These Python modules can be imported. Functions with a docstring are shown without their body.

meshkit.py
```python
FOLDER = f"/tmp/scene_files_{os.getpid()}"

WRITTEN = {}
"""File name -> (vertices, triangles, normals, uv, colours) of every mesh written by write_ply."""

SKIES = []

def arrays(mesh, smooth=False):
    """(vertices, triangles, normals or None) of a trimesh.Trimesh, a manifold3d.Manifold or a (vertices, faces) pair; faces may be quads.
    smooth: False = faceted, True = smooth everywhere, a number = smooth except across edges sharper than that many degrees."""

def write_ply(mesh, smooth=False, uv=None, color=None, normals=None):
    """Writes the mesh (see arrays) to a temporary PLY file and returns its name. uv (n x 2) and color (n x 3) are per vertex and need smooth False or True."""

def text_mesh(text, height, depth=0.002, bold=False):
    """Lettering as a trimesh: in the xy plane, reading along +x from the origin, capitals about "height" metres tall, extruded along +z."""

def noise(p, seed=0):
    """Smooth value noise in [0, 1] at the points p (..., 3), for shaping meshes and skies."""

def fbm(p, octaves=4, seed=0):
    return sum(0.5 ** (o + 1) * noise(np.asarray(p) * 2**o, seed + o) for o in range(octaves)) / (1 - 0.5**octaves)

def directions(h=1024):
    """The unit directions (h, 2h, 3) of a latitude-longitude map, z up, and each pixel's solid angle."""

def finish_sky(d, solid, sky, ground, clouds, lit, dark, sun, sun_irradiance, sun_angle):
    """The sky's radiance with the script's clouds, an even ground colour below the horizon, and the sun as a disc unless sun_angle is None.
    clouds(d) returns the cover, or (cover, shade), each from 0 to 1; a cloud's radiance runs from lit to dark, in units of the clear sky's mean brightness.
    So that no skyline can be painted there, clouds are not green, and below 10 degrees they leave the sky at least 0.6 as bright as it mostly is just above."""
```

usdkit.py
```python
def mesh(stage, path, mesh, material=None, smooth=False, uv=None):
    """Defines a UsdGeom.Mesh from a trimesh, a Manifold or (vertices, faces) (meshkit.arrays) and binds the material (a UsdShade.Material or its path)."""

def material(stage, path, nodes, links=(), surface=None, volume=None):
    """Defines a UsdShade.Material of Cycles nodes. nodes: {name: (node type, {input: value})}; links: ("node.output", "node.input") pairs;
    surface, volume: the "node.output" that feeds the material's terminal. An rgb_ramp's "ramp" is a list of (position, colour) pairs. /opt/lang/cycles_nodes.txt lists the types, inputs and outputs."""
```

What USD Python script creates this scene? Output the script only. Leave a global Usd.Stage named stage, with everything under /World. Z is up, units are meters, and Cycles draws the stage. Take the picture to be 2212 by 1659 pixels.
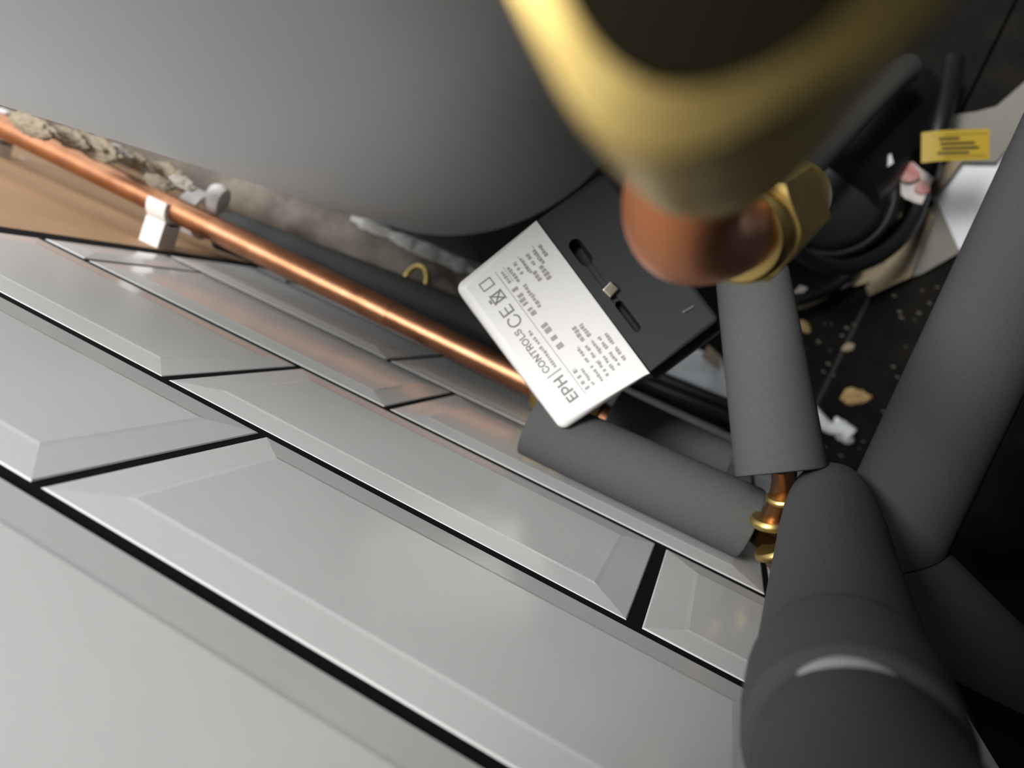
import math, random
import numpy as np, trimesh, usdkit, meshkit
import manifold3d as m3
from shapely.geometry import Polygon
from pxr import Usd, UsdGeom, UsdLux, Gf, Sdf, Vt

stage = Usd.Stage.CreateInMemory()
UsdGeom.SetStageUpAxis(stage, UsdGeom.Tokens.z)
UsdGeom.SetStageMetersPerUnit(stage, 1.0)
UsdGeom.Xform.Define(stage, '/World')
random.seed(7)
rng = np.random.default_rng(7)

# ------------------------------------------------------------------ camera
# World: x runs along the tiled wall, y points out of it, z is up; the phone looks down into the gap.
F, CX, CY = 1656.4, 1106.0, 829.5
D1 = np.array([-0.88288028, -0.41060682, 0.22786939])
D2 = np.array([0.27749713, -0.06471855, 0.95854413]); D2 -= D1 * (D1 @ D2); D2 /= np.linalg.norm(D2)
D3 = np.cross(D1, D2)
FLOOR = 0.85
CAM = np.array([0.0, 0.1, FLOOR])
C2W = np.stack([-D1, -D3, -D2])                       # rows: world axes in camera coordinates (x right, y down, z forward)

def ray(u, v):
    return C2W @ np.array([(u - CX) / F, (v - CY) / F, 1.0])

def at(u, v, z):
    """Point of the world at camera depth z."""
    return CAM + z * ray(u, v)

def on_y(u, v, y):
    r = ray(u, v); return CAM + r * ((y - CAM[1]) / r[1])

def on_z(u, v, h):
    r = ray(u, v); return CAM + r * ((h - CAM[2]) / r[2])

cam = UsdGeom.Camera.Define(stage, '/World/camera')
xa, ya, za = C2W @ np.array([1., 0, 0]), C2W @ np.array([0, -1., 0]), C2W @ np.array([0, 0, -1.])
M = Gf.Matrix4d(*xa, 0, *ya, 0, *za, 0, *CAM, 1)
cam.AddTransformOp().Set(M)
HA = 36.0
cam.CreateHorizontalApertureAttr(HA); cam.CreateVerticalApertureAttr(HA * 1659 / 2212)
cam.CreateFocalLengthAttr(HA * F / 2212)
cam.CreateClippingRangeAttr(Gf.Vec2f(0.005, 50))
cam.CreateFStopAttr(9.5); cam.CreateFocusDistanceAttr(0.27)
cam.CreateExposureAttr(0.0)

# ------------------------------------------------------------------ light
dome = UsdLux.DomeLight.Define(stage, '/World/room_light')
dome.CreateIntensityAttr(0.50); dome.CreateColorAttr(Gf.Vec3f(0.92, 0.97, 1.0))

def rect_light(name, pos, target, w, h, power, color):
    l = UsdLux.RectLight.Define(stage, '/World/' + name)
    l.CreateWidthAttr(w); l.CreateHeightAttr(h); l.CreateIntensityAttr(power); l.CreateColorAttr(Gf.Vec3f(*color))
    p, t = np.array(pos, float), np.array(target, float)
    z = p - t; z /= np.linalg.norm(z)
    x = np.cross([0, 0, 1.0], z)
    x = x / np.linalg.norm(x) if np.linalg.norm(x) > 1e-6 else np.array([1.0, 0, 0])
    y = np.cross(z, x)
    l.AddTransformOp().Set(Gf.Matrix4d(*x, 0, *y, 0, *z, 0, *p, 1))
# source out of view, placed above left to light tiles, tank and brass
rect_light('unseen_overhead_light', (-0.70, 0.42, FLOOR + 1.50), (0.05, 0.05, 0.45), 0.56, 0.56, 65.0, (1.0, 0.985, 0.96))

# ------------------------------------------------------------------ materials
LK = '/World/Looks/'
UsdGeom.Scope.Define(stage, '/World/Looks')
MATS = {}

def mat(name, color, rough=0.5, metal=0.0, spec=None, var=None, bump=None, coat=None):
    """var: (noise scale, second colour, contrast low, high); bump: (noise scale, strength, distance)."""
    p = {'base_color': color, 'roughness': rough, 'metallic': metal}
    if spec is not None: p['specular_ior_level'] = spec
    if coat: p['coat_weight'] = coat[0]; p['coat_roughness'] = coat[1]
    nodes, links = {'p': ('principled_bsdf', p)}, []
    if var or bump:
        nodes['g'] = ('texture_coordinate', {})
    if var:
        nodes['n'] = ('noise_texture', {'scale': var[0], 'detail': 5.0, 'roughness': 0.6})
        nodes['r'] = ('rgb_ramp', {'ramp': [(var[2], color), (var[3], var[1])]})
        links += [('g.object', 'n.vector'), ('n.fac', 'r.fac'), ('r.color', 'p.base_color')]
    if bump:
        nodes['bn'] = ('noise_texture', {'scale': bump[0], 'detail': 3.0, 'roughness': 0.6})
        nodes['b'] = ('bump', {'strength': bump[1], 'distance': bump[2]})
        links += [('g.object', 'bn.vector'), ('bn.fac', 'b.height'), ('b.normal', 'p.normal')]
    MATS[name] = usdkit.material(stage, LK + name, nodes, links, surface='p.BSDF')
    return MATS[name]

tile_m = [mat('glazed_white_%d' % i, c, 0.19, spec=0.5, bump=(18, 0.06, 0.004)) for i, c in enumerate([(0.66, 0.665, 0.66), (0.64, 0.645, 0.645), (0.67, 0.67, 0.66)])]
grout_m = mat('black_grout_and_void', (0.006, 0.006, 0.007), 0.9, spec=0.1)
brown_m = mat('tan_board', (0.43, 0.265, 0.145), 0.7, var=(9, (0.37, 0.225, 0.122), 0.35, 0.7), bump=(120, 0.1, 0.002))
floor_m = mat('black_floor', (0.006, 0.0052, 0.0045), 0.75, spec=0.15, var=(22, (0.016, 0.013, 0.010), 0.45, 0.72), bump=(90, 0.3, 0.003))
seam_m = mat('dusty_seam', (0.06, 0.055, 0.05), 0.9)
dark_m = mat('dark_panel', (0.008, 0.008, 0.009), 0.8, spec=0.1)  # near-black colour stands for unlit surroundings
tank_m = mat('grey_enamel', (0.80, 0.815, 0.825), 0.45, bump=(350, 0.05, 0.0006))
tank_edge_m = mat('dark_grey_rim', (0.10, 0.10, 0.10), 0.6)
copper_m = mat('dull_copper', (0.55, 0.265, 0.145), 0.40, 1.0, var=(60, (0.36, 0.165, 0.085), 0.35, 0.75), bump=(140, 0.12, 0.0008))
shaded_bore_m = mat('shaded_bore_brass', (0.022, 0.016, 0.006), 0.8, 0.0, spec=0.1)  # shade on the brass end is put into this dark colour
dark_copper_m = mat('dark_copper', (0.36, 0.17, 0.08), 0.36, 1.0, var=(60, (0.22, 0.10, 0.05), 0.35, 0.75))  # darker copper tone, used on the tee
red_copper_m = mat('reddish_copper', (0.78, 0.29, 0.12), 0.38, 1.0)
brass_m = mat('yellow_brass', (0.66, 0.49, 0.18), 0.42, 1.0, var=(70, (0.46, 0.33, 0.11), 0.35, 0.7), bump=(160, 0.1, 0.0006))
foam_m = mat('grey_foam', (0.075, 0.077, 0.075), 0.95, spec=0.15, var=(1100, (0.063, 0.065, 0.064), 0.35, 0.7), bump=(1300, 0.3, 0.0005))
foam_cut_m = mat('cut_foam', (0.30, 0.30, 0.295), 0.95, spec=0.1, bump=(900, 0.4, 0.0006))
foam_dark_m = mat('charcoal_foam', (0.055, 0.056, 0.055), 0.95, spec=0.15, bump=(700, 0.35, 0.0008))
white_plastic_m = mat('white_plastic', (0.80, 0.785, 0.765), 0.38)
clip_m = mat('white_nylon', (0.64, 0.62, 0.60), 0.5)
charcoal_m = mat('charcoal_plastic', (0.029, 0.0305, 0.032), 0.6, spec=0.3, bump=(900, 0.12, 0.0004))
black_m = mat('black_plastic', (0.007, 0.007, 0.008), 0.5)
rubber_m = mat('black_rubber', (0.010, 0.011, 0.012), 0.45)
print_m = mat('grey_print', (0.22, 0.21, 0.21), 0.6)
print_l_m = mat('pale_print', (0.34, 0.325, 0.31), 0.6)
steel_m = mat('dull_steel', (0.60, 0.58, 0.50), 0.3, 1.0)
waste_m = mat('dirty_grey_pipe', (0.085, 0.070, 0.057), 0.8, var=(26, (0.165, 0.142, 0.118), 0.40, 0.68), bump=(70, 0.5, 0.004))
plaster_m = mat('dried_plaster', (0.33, 0.305, 0.27), 0.9, var=(40, (0.24, 0.21, 0.175), 0.4, 0.7), bump=(150, 0.6, 0.003))
white_plaster_m = mat('white_plaster', (0.50, 0.49, 0.48), 0.9, var=(70, (0.26, 0.24, 0.215), 0.4, 0.7), bump=(150, 0.6, 0.003))
foamy_m = mat('yellowed_filler', (0.24, 0.20, 0.145), 0.85, var=(40, (0.165, 0.135, 0.095), 0.4, 0.7), bump=(150, 0.7, 0.003))
yellow_m = mat('yellow_label', (0.44, 0.30, 0.02), 0.55)
ink_m = mat('black_ink', (0.02, 0.016, 0.008), 0.6)
paper_m = mat('white_paper', (0.90, 0.92, 0.95), 0.8, bump=(40, 0.4, 0.004))
pinkpaper_m = mat('crumpled_paper', (0.72, 0.66, 0.63), 0.85, bump=(80, 0.6, 0.004))
red_m = mat('red_print', (0.55, 0.22, 0.20), 0.8, var=(90, (0.68, 0.45, 0.42), 0.4, 0.7))
greycard_m = mat('grey_card', (0.26, 0.245, 0.215), 0.85, bump=(60, 0.3, 0.003))
timber_m = mat('pale_timber', (0.46, 0.38, 0.26), 0.8, var=(40, (0.33, 0.26, 0.17), 0.35, 0.7), bump=(160, 0.4, 0.002))
chip_m = mat('wood_chip', (0.55, 0.38, 0.17), 0.8, var=(120, (0.35, 0.22, 0.09), 0.4, 0.7))
cord_m = mat('beige_cord', (0.42, 0.34, 0.24), 0.7)
grit_m = mat('pale_grit', (0.16, 0.145, 0.125), 0.9)

# ------------------------------------------------------------------ scene helpers
USED = {}

def unique(parent, name):
    key = parent + '/' + name
    n = USED.get(key, 0); USED[key] = n + 1
    return key if n == 0 else '%s_%03d' % (key, n)

def tag(prim, label=None, cat=None, group=None, kind=None):
    for k, v in (('label', label), ('category', cat), ('group', group), ('kind', kind)):
        if v: prim.SetCustomDataByKey(k, v)
    return prim

def thing(name, label, cat, loc=None, group=None, kind=None):
    p = unique('/World', name)
    x = UsdGeom.Xform.Define(stage, p)
    loc = np.zeros(3) if loc is None else np.asarray(loc, float)
    x.AddTranslateOp().Set(Gf.Vec3d(*map(float, loc)))
    tag(x.GetPrim(), label, cat, group, kind)
    ORIGIN[p] = loc
    return p
ORIGIN = {}

def mesh(parent, name, m, material, smooth=35, label=None, cat=None, group=None, kind=None):
    """One Mesh; the geometry is given in world coordinates and stored relative to its thing."""
    p = unique(parent, name)
    o = next((ORIGIN[k] for k in (parent, parent.rsplit('/', 1)[0]) if k in ORIGIN), np.zeros(3))
    if hasattr(m, 'to_mesh'):
        q = m.to_mesh(); m = trimesh.Trimesh(q.vert_properties[:, :3], q.tri_verts, process=False)
    if isinstance(m, (list,)): m = trimesh.util.concatenate(m)
    m = m.copy(); m.apply_translation(-o)
    tag(usdkit.mesh(stage, p, m, material, smooth=smooth).GetPrim(), label, cat, group, kind)
    return p

def frames(P):
    P = np.asarray(P, float)
    t = np.gradient(P, axis=0); t /= np.linalg.norm(t, axis=1, keepdims=True)
    a = np.cross(t[0], [0, 0, 1.0])
    if np.linalg.norm(a) < 0.2: a = np.cross(t[0], [0, 1.0, 0])
    A = []
    for k in range(len(P)):
        a = a - t[k] * (a @ t[k]); a /= np.linalg.norm(a); A.append(a)
    A = np.array(A)
    return t, A, np.cross(t, A)

def spline(P, n=40):
    from scipy.interpolate import CubicSpline
    P = np.asarray(P, float)
    s = np.r_[0, np.cumsum(np.linalg.norm(np.diff(P, axis=0), axis=1))]
    return CubicSpline(s, P)(np.linspace(0, s[-1], n))

def rings(P, R, sides=28, cap=True, wob=None):
    """Surface through circles of radius R[k] about P[k]."""
    P = np.asarray(P, float); R = np.broadcast_to(np.asarray(R, float), (len(P),))
    t, A, B = frames(P)
    ang = np.arange(sides) * 2 * np.pi / sides
    V = P[:, None] + R[:, None, None] * (np.cos(ang)[None, :, None] * A[:, None] + np.sin(ang)[None, :, None] * B[:, None])
    if wob is not None: V = V + wob(V, A, B)
    V = V.reshape(-1, 3)
    i, j = np.meshgrid(np.arange(len(P) - 1), np.arange(sides), indexing='ij')
    a, b = i * sides + j, i * sides + (j + 1) % sides
    q = np.stack([a, b, b + sides, a + sides], -1).reshape(-1, 4)
    f = np.vstack([q[:, [0, 1, 2]], q[:, [0, 2, 3]]])
    if cap:
        n = len(V); V = np.vstack([V, P[0], P[-1]])
        j = np.arange(sides); k = (j + 1) % sides; o = (len(P) - 1) * sides
        f = np.vstack([f, np.stack([k, j, np.full(sides, n)], 1), np.stack([o + j, o + k, np.full(sides, n + 1)], 1)])
    m = trimesh.Trimesh(V, f, process=False)
    if m.volume < 0: m.invert()
    return m

def profile(p0, p1, prof, sides=32):
    """Lathe: prof is a list of (fraction or length along p0->p1 in metres, radius)."""
    p0, p1 = np.asarray(p0, float), np.asarray(p1, float)
    d = (p1 - p0) / np.linalg.norm(p1 - p0)
    a = np.cross(d, [0, 0, 1.0])
    if np.linalg.norm(a) < 0.2: a = np.cross(d, [0, 1.0, 0])
    a /= np.linalg.norm(a); b = np.cross(d, a)
    ang = np.arange(sides) * 2 * np.pi / sides
    V = np.array([p0 + d * s + r * (math.cos(x) * a + math.sin(x) * b) for s, r in prof for x in ang])
    n = len(prof)
    i, j = np.meshgrid(np.arange(n - 1), np.arange(sides), indexing='ij')
    q0, q1 = i * sides + j, i * sides + (j + 1) % sides
    q = np.stack([q0, q1, q1 + sides, q0 + sides], -1).reshape(-1, 4)
    f = np.vstack([q[:, [0, 1, 2]], q[:, [0, 2, 3]]])
    m = trimesh.Trimesh(V, f, process=False)
    return m

def sleeve(P, ro, ri=0.0078, ch=0.0014, sides=36, ends=True):
    """Foam tube: outer skin, rounded ends and a bore, closed."""
    P = np.asarray(P, float)
    if len(P) == 2: P = np.linspace(P[0], P[1], 8)
    ro = np.broadcast_to(np.asarray(ro, float), (len(P),)).copy()
    d0 = P[1] - P[0]; d0 /= np.linalg.norm(d0); d1 = P[-1] - P[-2]; d1 /= np.linalg.norm(d1)
    pts = [P[0] + d0 * 0.006, P[0], P[0], P[0] + d0 * ch * 0.3, P[0] + d0 * ch] + list(P[1:-1]) + [P[-1] - d1 * ch, P[-1] - d1 * ch * 0.3, P[-1], P[-1], P[-1] - d1 * 0.006]
    rad = [ri, ri, ro[0] - ch, ro[0] - ch * 0.3, ro[0]] + list(ro[1:-1]) + [ro[-1], ro[-1] - ch * 0.3, ro[-1] - ch, ri, ri]
    t, A, B = frames(P)
    idx = [0] * 5 + list(range(1, len(P) - 1)) + [len(P) - 1] * 5
    ang = np.arange(sides) * 2 * np.pi / sides
    V = np.array([[pts[k] + rad[k] * (math.cos(x) * A[i] + math.sin(x) * B[i]) for x in ang] for k, i in enumerate(idx)]).reshape(-1, 3)
    n = len(pts)
    i, j = np.meshgrid(np.arange(n - 1), np.arange(sides), indexing='ij')
    a, b = i * sides + j, i * sides + (j + 1) % sides
    q = np.stack([a, b, b + sides, a + sides], -1).reshape(-1, 4)
    f = np.vstack([q[:, [0, 1, 2]], q[:, [0, 2, 3]]])
    c = len(V); V = np.vstack([V, pts[0], pts[-1]])
    jj = np.arange(sides); kk = (jj + 1) % sides; o = (n - 1) * sides
    f = np.vstack([f, np.stack([kk, jj, np.full(sides, c)], 1), np.stack([o + jj, o + kk, np.full(sides, c + 1)], 1)])
    m = trimesh.Trimesh(V, f, process=False)
    if m.volume < 0: m.invert()
    return m

def slab(pts3, thick, up):
    """A sheet of given thickness whose outline is a 3-D polygon (nearly planar), extruded along up."""
    P = np.asarray(pts3, float); up = np.asarray(up, float) / np.linalg.norm(up)
    c = P.mean(0); a = P[1] - P[0]; a = a - up * (a @ up); a /= np.linalg.norm(a); b = np.cross(up, a)
    poly = Polygon([((p - c) @ a, (p - c) @ b) for p in P]).buffer(0)
    m = trimesh.creation.extrude_polygon(poly, thick, engine='earcut')
    T = np.eye(4); T[:3, 0], T[:3, 1], T[:3, 2], T[:3, 3] = a, b, up, c
    m.apply_transform(T); return m

def blob(c, size, seed, detail=3, amp=0.35, freq=1.6):
    m = trimesh.creation.icosphere(detail)
    n = meshkit.fbm(m.vertices * freq + seed * 7.3, 3, seed)
    m.vertices = m.vertices * (1 + amp * 2 * (n - 0.5))[:, None] * np.asarray(size)
    m.apply_translation(c); return m

def rbox(sx, sy, sz, r=0.002, seg=6):
    """Rounded box centred at the origin."""
    s = m3.Manifold.sphere(r, 4 * seg)
    parts = [s.translate([x * (sx / 2 - r), y * (sy / 2 - r), z * (sz / 2 - r)]) for x in (-1, 1) for y in (-1, 1) for z in (-1, 1)]
    return m3.Manifold.batch_hull(parts)

def to_tm(m):
    q = m.to_mesh(); return trimesh.Trimesh(q.vert_properties[:, :3], q.tri_verts, process=False)

# ================================================================== SETTING
PITCH_Z, PITCH_X = 0.1005, 0.1985
CORNER = -0.3667                                       # the tiling stops here, at the left
ROW0 = FLOOR - 0.1455                                  # height of the joint nearest to the camera
RIGHT = 0.56
wall = thing('wall_back', 'white bevelled brick tiles with black joints on the back wall', 'wall', (0, 0, 0), kind='structure')
bed = trimesh.creation.box(bounds=[[CORNER - 0.0145, -0.03, 0], [RIGHT, -0.0002, FLOOR + 0.05]])  # bare right of the tiles, where its black stands for unlit depth
mesh(wall, 'grout_and_void', bed, grout_m, smooth=False)

def metro(x0, x1, z0, z1):
    """One bevelled tile: proud flat field, sloping border, small arris."""
    bw, ht = 0.0140, 0.0011
    bx = min(bw, (x1 - x0) * 0.3)
    loops = [(0, 0, -0.0045), (0, 0, -0.0002), (0.0005, 0.0005, 0.0001), (bx - 0.0006, bw - 0.0006, ht - 0.0002), (bx + 0.0012, bw + 0.0012, ht)]
    V, Fc = [], []
    for ix, iz, y in loops:
        V += [(x0 + ix, y, z0 + iz), (x1 - ix, y, z0 + iz), (x1 - ix, y, z1 - iz), (x0 + ix, y, z1 - iz)]
    for k in range(len(loops) - 1):
        for j in range(4):
            a, b = 4 * k + j, 4 * k + (j + 1) % 4
            Fc += [(a, b, b + 4), (a, b + 4, a + 4)]
    n = 4 * (len(loops) - 1)
    Fc += [(n, n + 1, n + 2), (n, n + 2, n + 3), (2, 1, 0), (3, 2, 0)]
    return trimesh.Trimesh(np.array(V), np.array(Fc), process=False)

GAP, GAPZ = 0.0034, 0.0052
for row in range(-2, 8):                               # row 0 lies just under the nearest joint
    z1 = ROW0 - row * PITCH_Z - GAPZ / 2; z0 = z1 - PITCH_Z + GAPZ
    if z0 < 0.004: z0 = 0.004
    if z1 - z0 < 0.03 or z0 > FLOOR + 0.05: continue
    z1 = min(z1, FLOOR + 0.05)
    shift = (0.0105, -0.1385, 0.0105, -0.1360)[row % 4] if row != 1 else 0.0105
    shift = 0.0105 if row % 2 else -0.1375
    k0 = math.floor((CORNER - shift) / PITCH_X)
    for k in range(k0, k0 + 8):
        xa_, xb_ = shift + k * PITCH_X, shift + (k + 1) * PITCH_X
        ga = 0.0055 if abs(xa_ - 0.0105) < 0.003 and row == 1 else GAP
        gb = 0.0055 if abs(xb_ - 0.0105) < 0.003 and row == 1 else GAP
        xa_, xb_ = max(xa_ + ga / 2, CORNER), min(xb_ - gb / 2, 0.14)
        if xb_ - xa_ < 0.012: continue
        t = metro(xa_, xb_, z0, z1)
        # hand-set: each tile sits a hair proud or tilted
        tl = rng.normal(0, 0.0009, 2)
        c = t.vertices.mean(0)
        t.vertices[:, 1] += (t.vertices[:, 0] - c[0]) * tl[0] + (t.vertices[:, 2] - c[2]) * tl[1] + abs(rng.normal(0, 0.0001))
        mesh(wall, 'tile', t, tile_m[int(rng.integers(3))], smooth=False)

brown = trimesh.creation.box(bounds=[[-1.1, -0.03, 0], [CORNER - 0.0145, -0.0020, FLOOR + 0.05]])
mesh('/World', 'wall_left', brown, brown_m, smooth=False, label='bare tan board wall left of where the white tiles stop', cat='wall', kind='structure')

# floor of two black boards with a dusty seam between them
fl = thing('floor', 'black floor with a dusty seam, strewn with chips and dust', 'floor', (0, 0, 0), kind='structure')
s0, s1 = on_z(1874, 650, 0)[:2], on_z(1765, 870, 0)[:2]
d = (s1 - s0) / np.linalg.norm(s1 - s0); nrm = np.array([-d[1], d[0]])
big = Polygon([(-1.1, -0.03), (0.9, -0.03), (0.9, 0.95), (-1.1, 0.95)])
line = lambda off, side: Polygon([tuple(s0 - d * 3 + nrm * off), tuple(s0 + d * 3 + nrm * off), tuple(s0 + d * 3 + nrm * side * 3), tuple(s0 - d * 3 + nrm * side * 3)])
for side in (-1, 1):
    pg = big.intersection(line(side * 0.0016, side))
    mesh(fl, 'floor_panel', trimesh.creation.extrude_polygon(pg, 0.02, engine='earcut').apply_translation([0, 0, -0.02]), floor_m, smooth=False)
pg = big.intersection(Polygon([tuple(s0 - d * 0.02 - nrm * 0.0016), tuple(s0 + d * 0.4 - nrm * 0.0016), tuple(s0 + d * 0.4 + nrm * 0.0016), tuple(s0 - d * 0.02 + nrm * 0.0016)]))
mesh(fl, 'floor_seam', trimesh.creation.extrude_polygon(pg, 0.018, engine='earcut').apply_translation([0, 0, -0.0185]), seam_m, smooth=False)

mesh(fl, 'added_floor_base', trimesh.creation.box(bounds=[[-1.1, -0.03, -0.05], [0.9, 0.95, -0.0201]]), dark_m, smooth=False)  # added under the seam so dome light does not shine through
mesh('/World', 'unseen_wall_right', trimesh.creation.box(bounds=[[RIGHT, -0.03, 0], [RIGHT + 0.03, 0.95, FLOOR + 0.075]]), dark_m, smooth=False, label='black right panel out of view, keeping light out of the gap', cat='wall', kind='structure')  # out of view, closes off light from the right
mesh('/World', 'unseen_wall_front', trimesh.creation.box(bounds=[[-0.25, 0.62, 0], [RIGHT, 0.65, FLOOR + 0.075]]), dark_m, smooth=False, label='black front panel out of view, keeping light off pump and lagging', cat='wall', kind='structure')  # out of view, blocks dome light from the front
mesh('/World', 'unseen_shade_panel', trimesh.creation.box(bounds=[[-0.080, -0.03, FLOOR + 0.075], [RIGHT + 0.03, 0.65, FLOOR + 0.09]]), dark_m, smooth=False, label='unseen dark panel overhead, shading the right half of the gap', cat='unseen_shade_panel', kind='structure')  # out of view, placed to shade risers, right lagging and brass end

# ================================================================== LARGE OBJECTS
# ---- grey tank
TB = FLOOR - 0.60
TC = np.array([-0.2996, 0.1 + 0.1408]); TR = 0.1688
tank = thing('hot_water_tank', 'large grey enamelled tank with rounded bottom edge above the copper pipe', 'water tank', (TC[0], TC[1], TB))
c0, c1 = np.array([TC[0], TC[1], TB]), np.array([TC[0], TC[1], FLOOR])
H = 0.585
prof = [(0.012, 0.001), (0.012, TR - 0.012)] + [(0.006 - 0.006 * math.cos(a) , TR - 0.006 + 0.006 * math.sin(a)) for a in np.linspace(0.2, math.pi / 2, 6)] + [(0.05, TR), (0.2, TR), (H - 0.06, TR)] + \
       [(H - 0.06 + 0.06 * math.sin(a), TR - 0.06 + 0.06 * math.cos(a)) for a in np.linspace(0.1, math.pi / 2, 8)] + [(H, 0.001)]
mesh(tank, 'shell', profile(c0, c1, prof, 128), tank_m, smooth=40)
mesh(tank, 'bottom_plate', profile(c0, c1, [(0.016, 0.001), (0.008, 0.001), (0.008, TR - 0.009), (0.016, TR - 0.009)], 96), tank_edge_m, smooth=30, label='dark recessed bottom plate')
for k in range(3):
    a = math.radians(30 + 120 * k)
    p = np.array([TC[0] + 0.10 * math.cos(a), TC[1] + 0.10 * math.sin(a), 0.0])
    mesh(tank, 'leg', profile(p, p + [0, 0, 1], [(0.0, 0.001), (0.0, 0.014), (0.006, 0.014), (0.012, 0.010), (TB + 0.008, 0.010), (TB + 0.008, 0.001)], 20), black_m, smooth=40)

# ---- long pipes on the wall
P1Y = 0.0220; R1 = 0.0090
A1, B1 = at(79, 308, 0.580), at(1000, 755, 0.510)
def along1(u):
    """Axis of the bare pipe at the place seen at picture column u."""
    lo, hi = -3.0, 4.0
    for _ in range(50):
        m_ = (lo + hi) / 2; q = np.linalg.inv(C2W) @ (A1 + (B1 - A1) * m_ - CAM)
        if q[0] / q[2] * F + CX < u: lo = m_
        else: hi = m_
    return A1 + (B1 - A1) * lo
e1 = along1(1560)
cp = thing('copper_pipe', 'bare copper pipe held by a white clip, running in front of the tiles', 'pipe', along1(-150))
mesh(cp, 'tube', rings(np.linspace(along1(-150), e1, 24), R1, 36), copper_m)
sj = along1(815); dj = (B1 - A1) / np.linalg.norm(B1 - A1)
mesh(cp, 'solder_socket', rings(np.linspace(sj - dj * 0.011, sj + dj * 0.011, 4), R1 + 0.0005, 36), copper_m)

A2, B2 = at(600, 541, 0.622), at(980, 684, 0.622)
d2_ = (B2 - A2) / (980 - 600)
def along2(u): return A2 + d2_ * (u - 600)
cp2 = thing('copper_pipe', 'darker copper pipe behind the bright one, entering grey foam lagging', 'pipe', along2(300))
def behind1(u): return CAM + (along1(u) - CAM) * 1.13
mesh(cp2, 'tube', rings(spline([behind1(-150), behind1(0), behind1(150), behind1(300), along2(400), along2(500)], 40), 0.0092, 32), copper_m)
lag = thing('pipe_lagging', 'long grey foam lagging lying behind the bare copper pipe', 'pipe insulation', along2(480))
mesh(lag, 'sleeve', sleeve(np.linspace(along2(478), along2(1290), 14), 0.0168, 0.0098), foam_m)

# ---- dirty waste pipe lower down
WY = 0.043
w0 = on_y(930, 592, WY); WZ = w0[2]; WR = 0.0250
xw = on_y(1200, 690, WY)[0]
wp = thing('waste_pipe', 'dirty grey waste pipe streaked with white plaster, under the tank', 'pipe', (-0.8, WY, WZ))
def wob(V, A, B):
    n = meshkit.fbm(V * 45.0, 4, 3)[..., None] - 0.5
    c = V.mean(1, keepdims=True)
    return (V - c) / np.linalg.norm(V - c, axis=-1, keepdims=True) * n * 0.006
mesh(wp, 'tube', rings(np.linspace([-0.8, WY, WZ], [xw, WY, WZ], 160), WR, 40, wob=wob), waste_m)
# plaster streak clinging to its upper side
xs0, xs1 = on_y(850, 540, WY)[0], on_y(1065, 640, WY)[0]
P = np.linspace([xs0, WY + 0.0185, WZ + 0.0165], [xs1, WY + 0.0180, WZ + 0.0170], 60)
P = P + (meshkit.fbm(P * 60, 3, 5)[:, None] - 0.5) * np.array([0, 0.004, 0.012])
rad = 0.0064 * np.clip(np.minimum(np.linspace(0, 9, 60), np.linspace(9, 0, 60)), 0.45, 1) * (0.35 + 1.3 * meshkit.fbm(P * 75, 3, 9))
mesh(wp, 'plaster_streak', rings(P, rad, 14), white_plaster_m, label='white plaster streak')
for k, u in enumerate((880, 965)):
    pass

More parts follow.
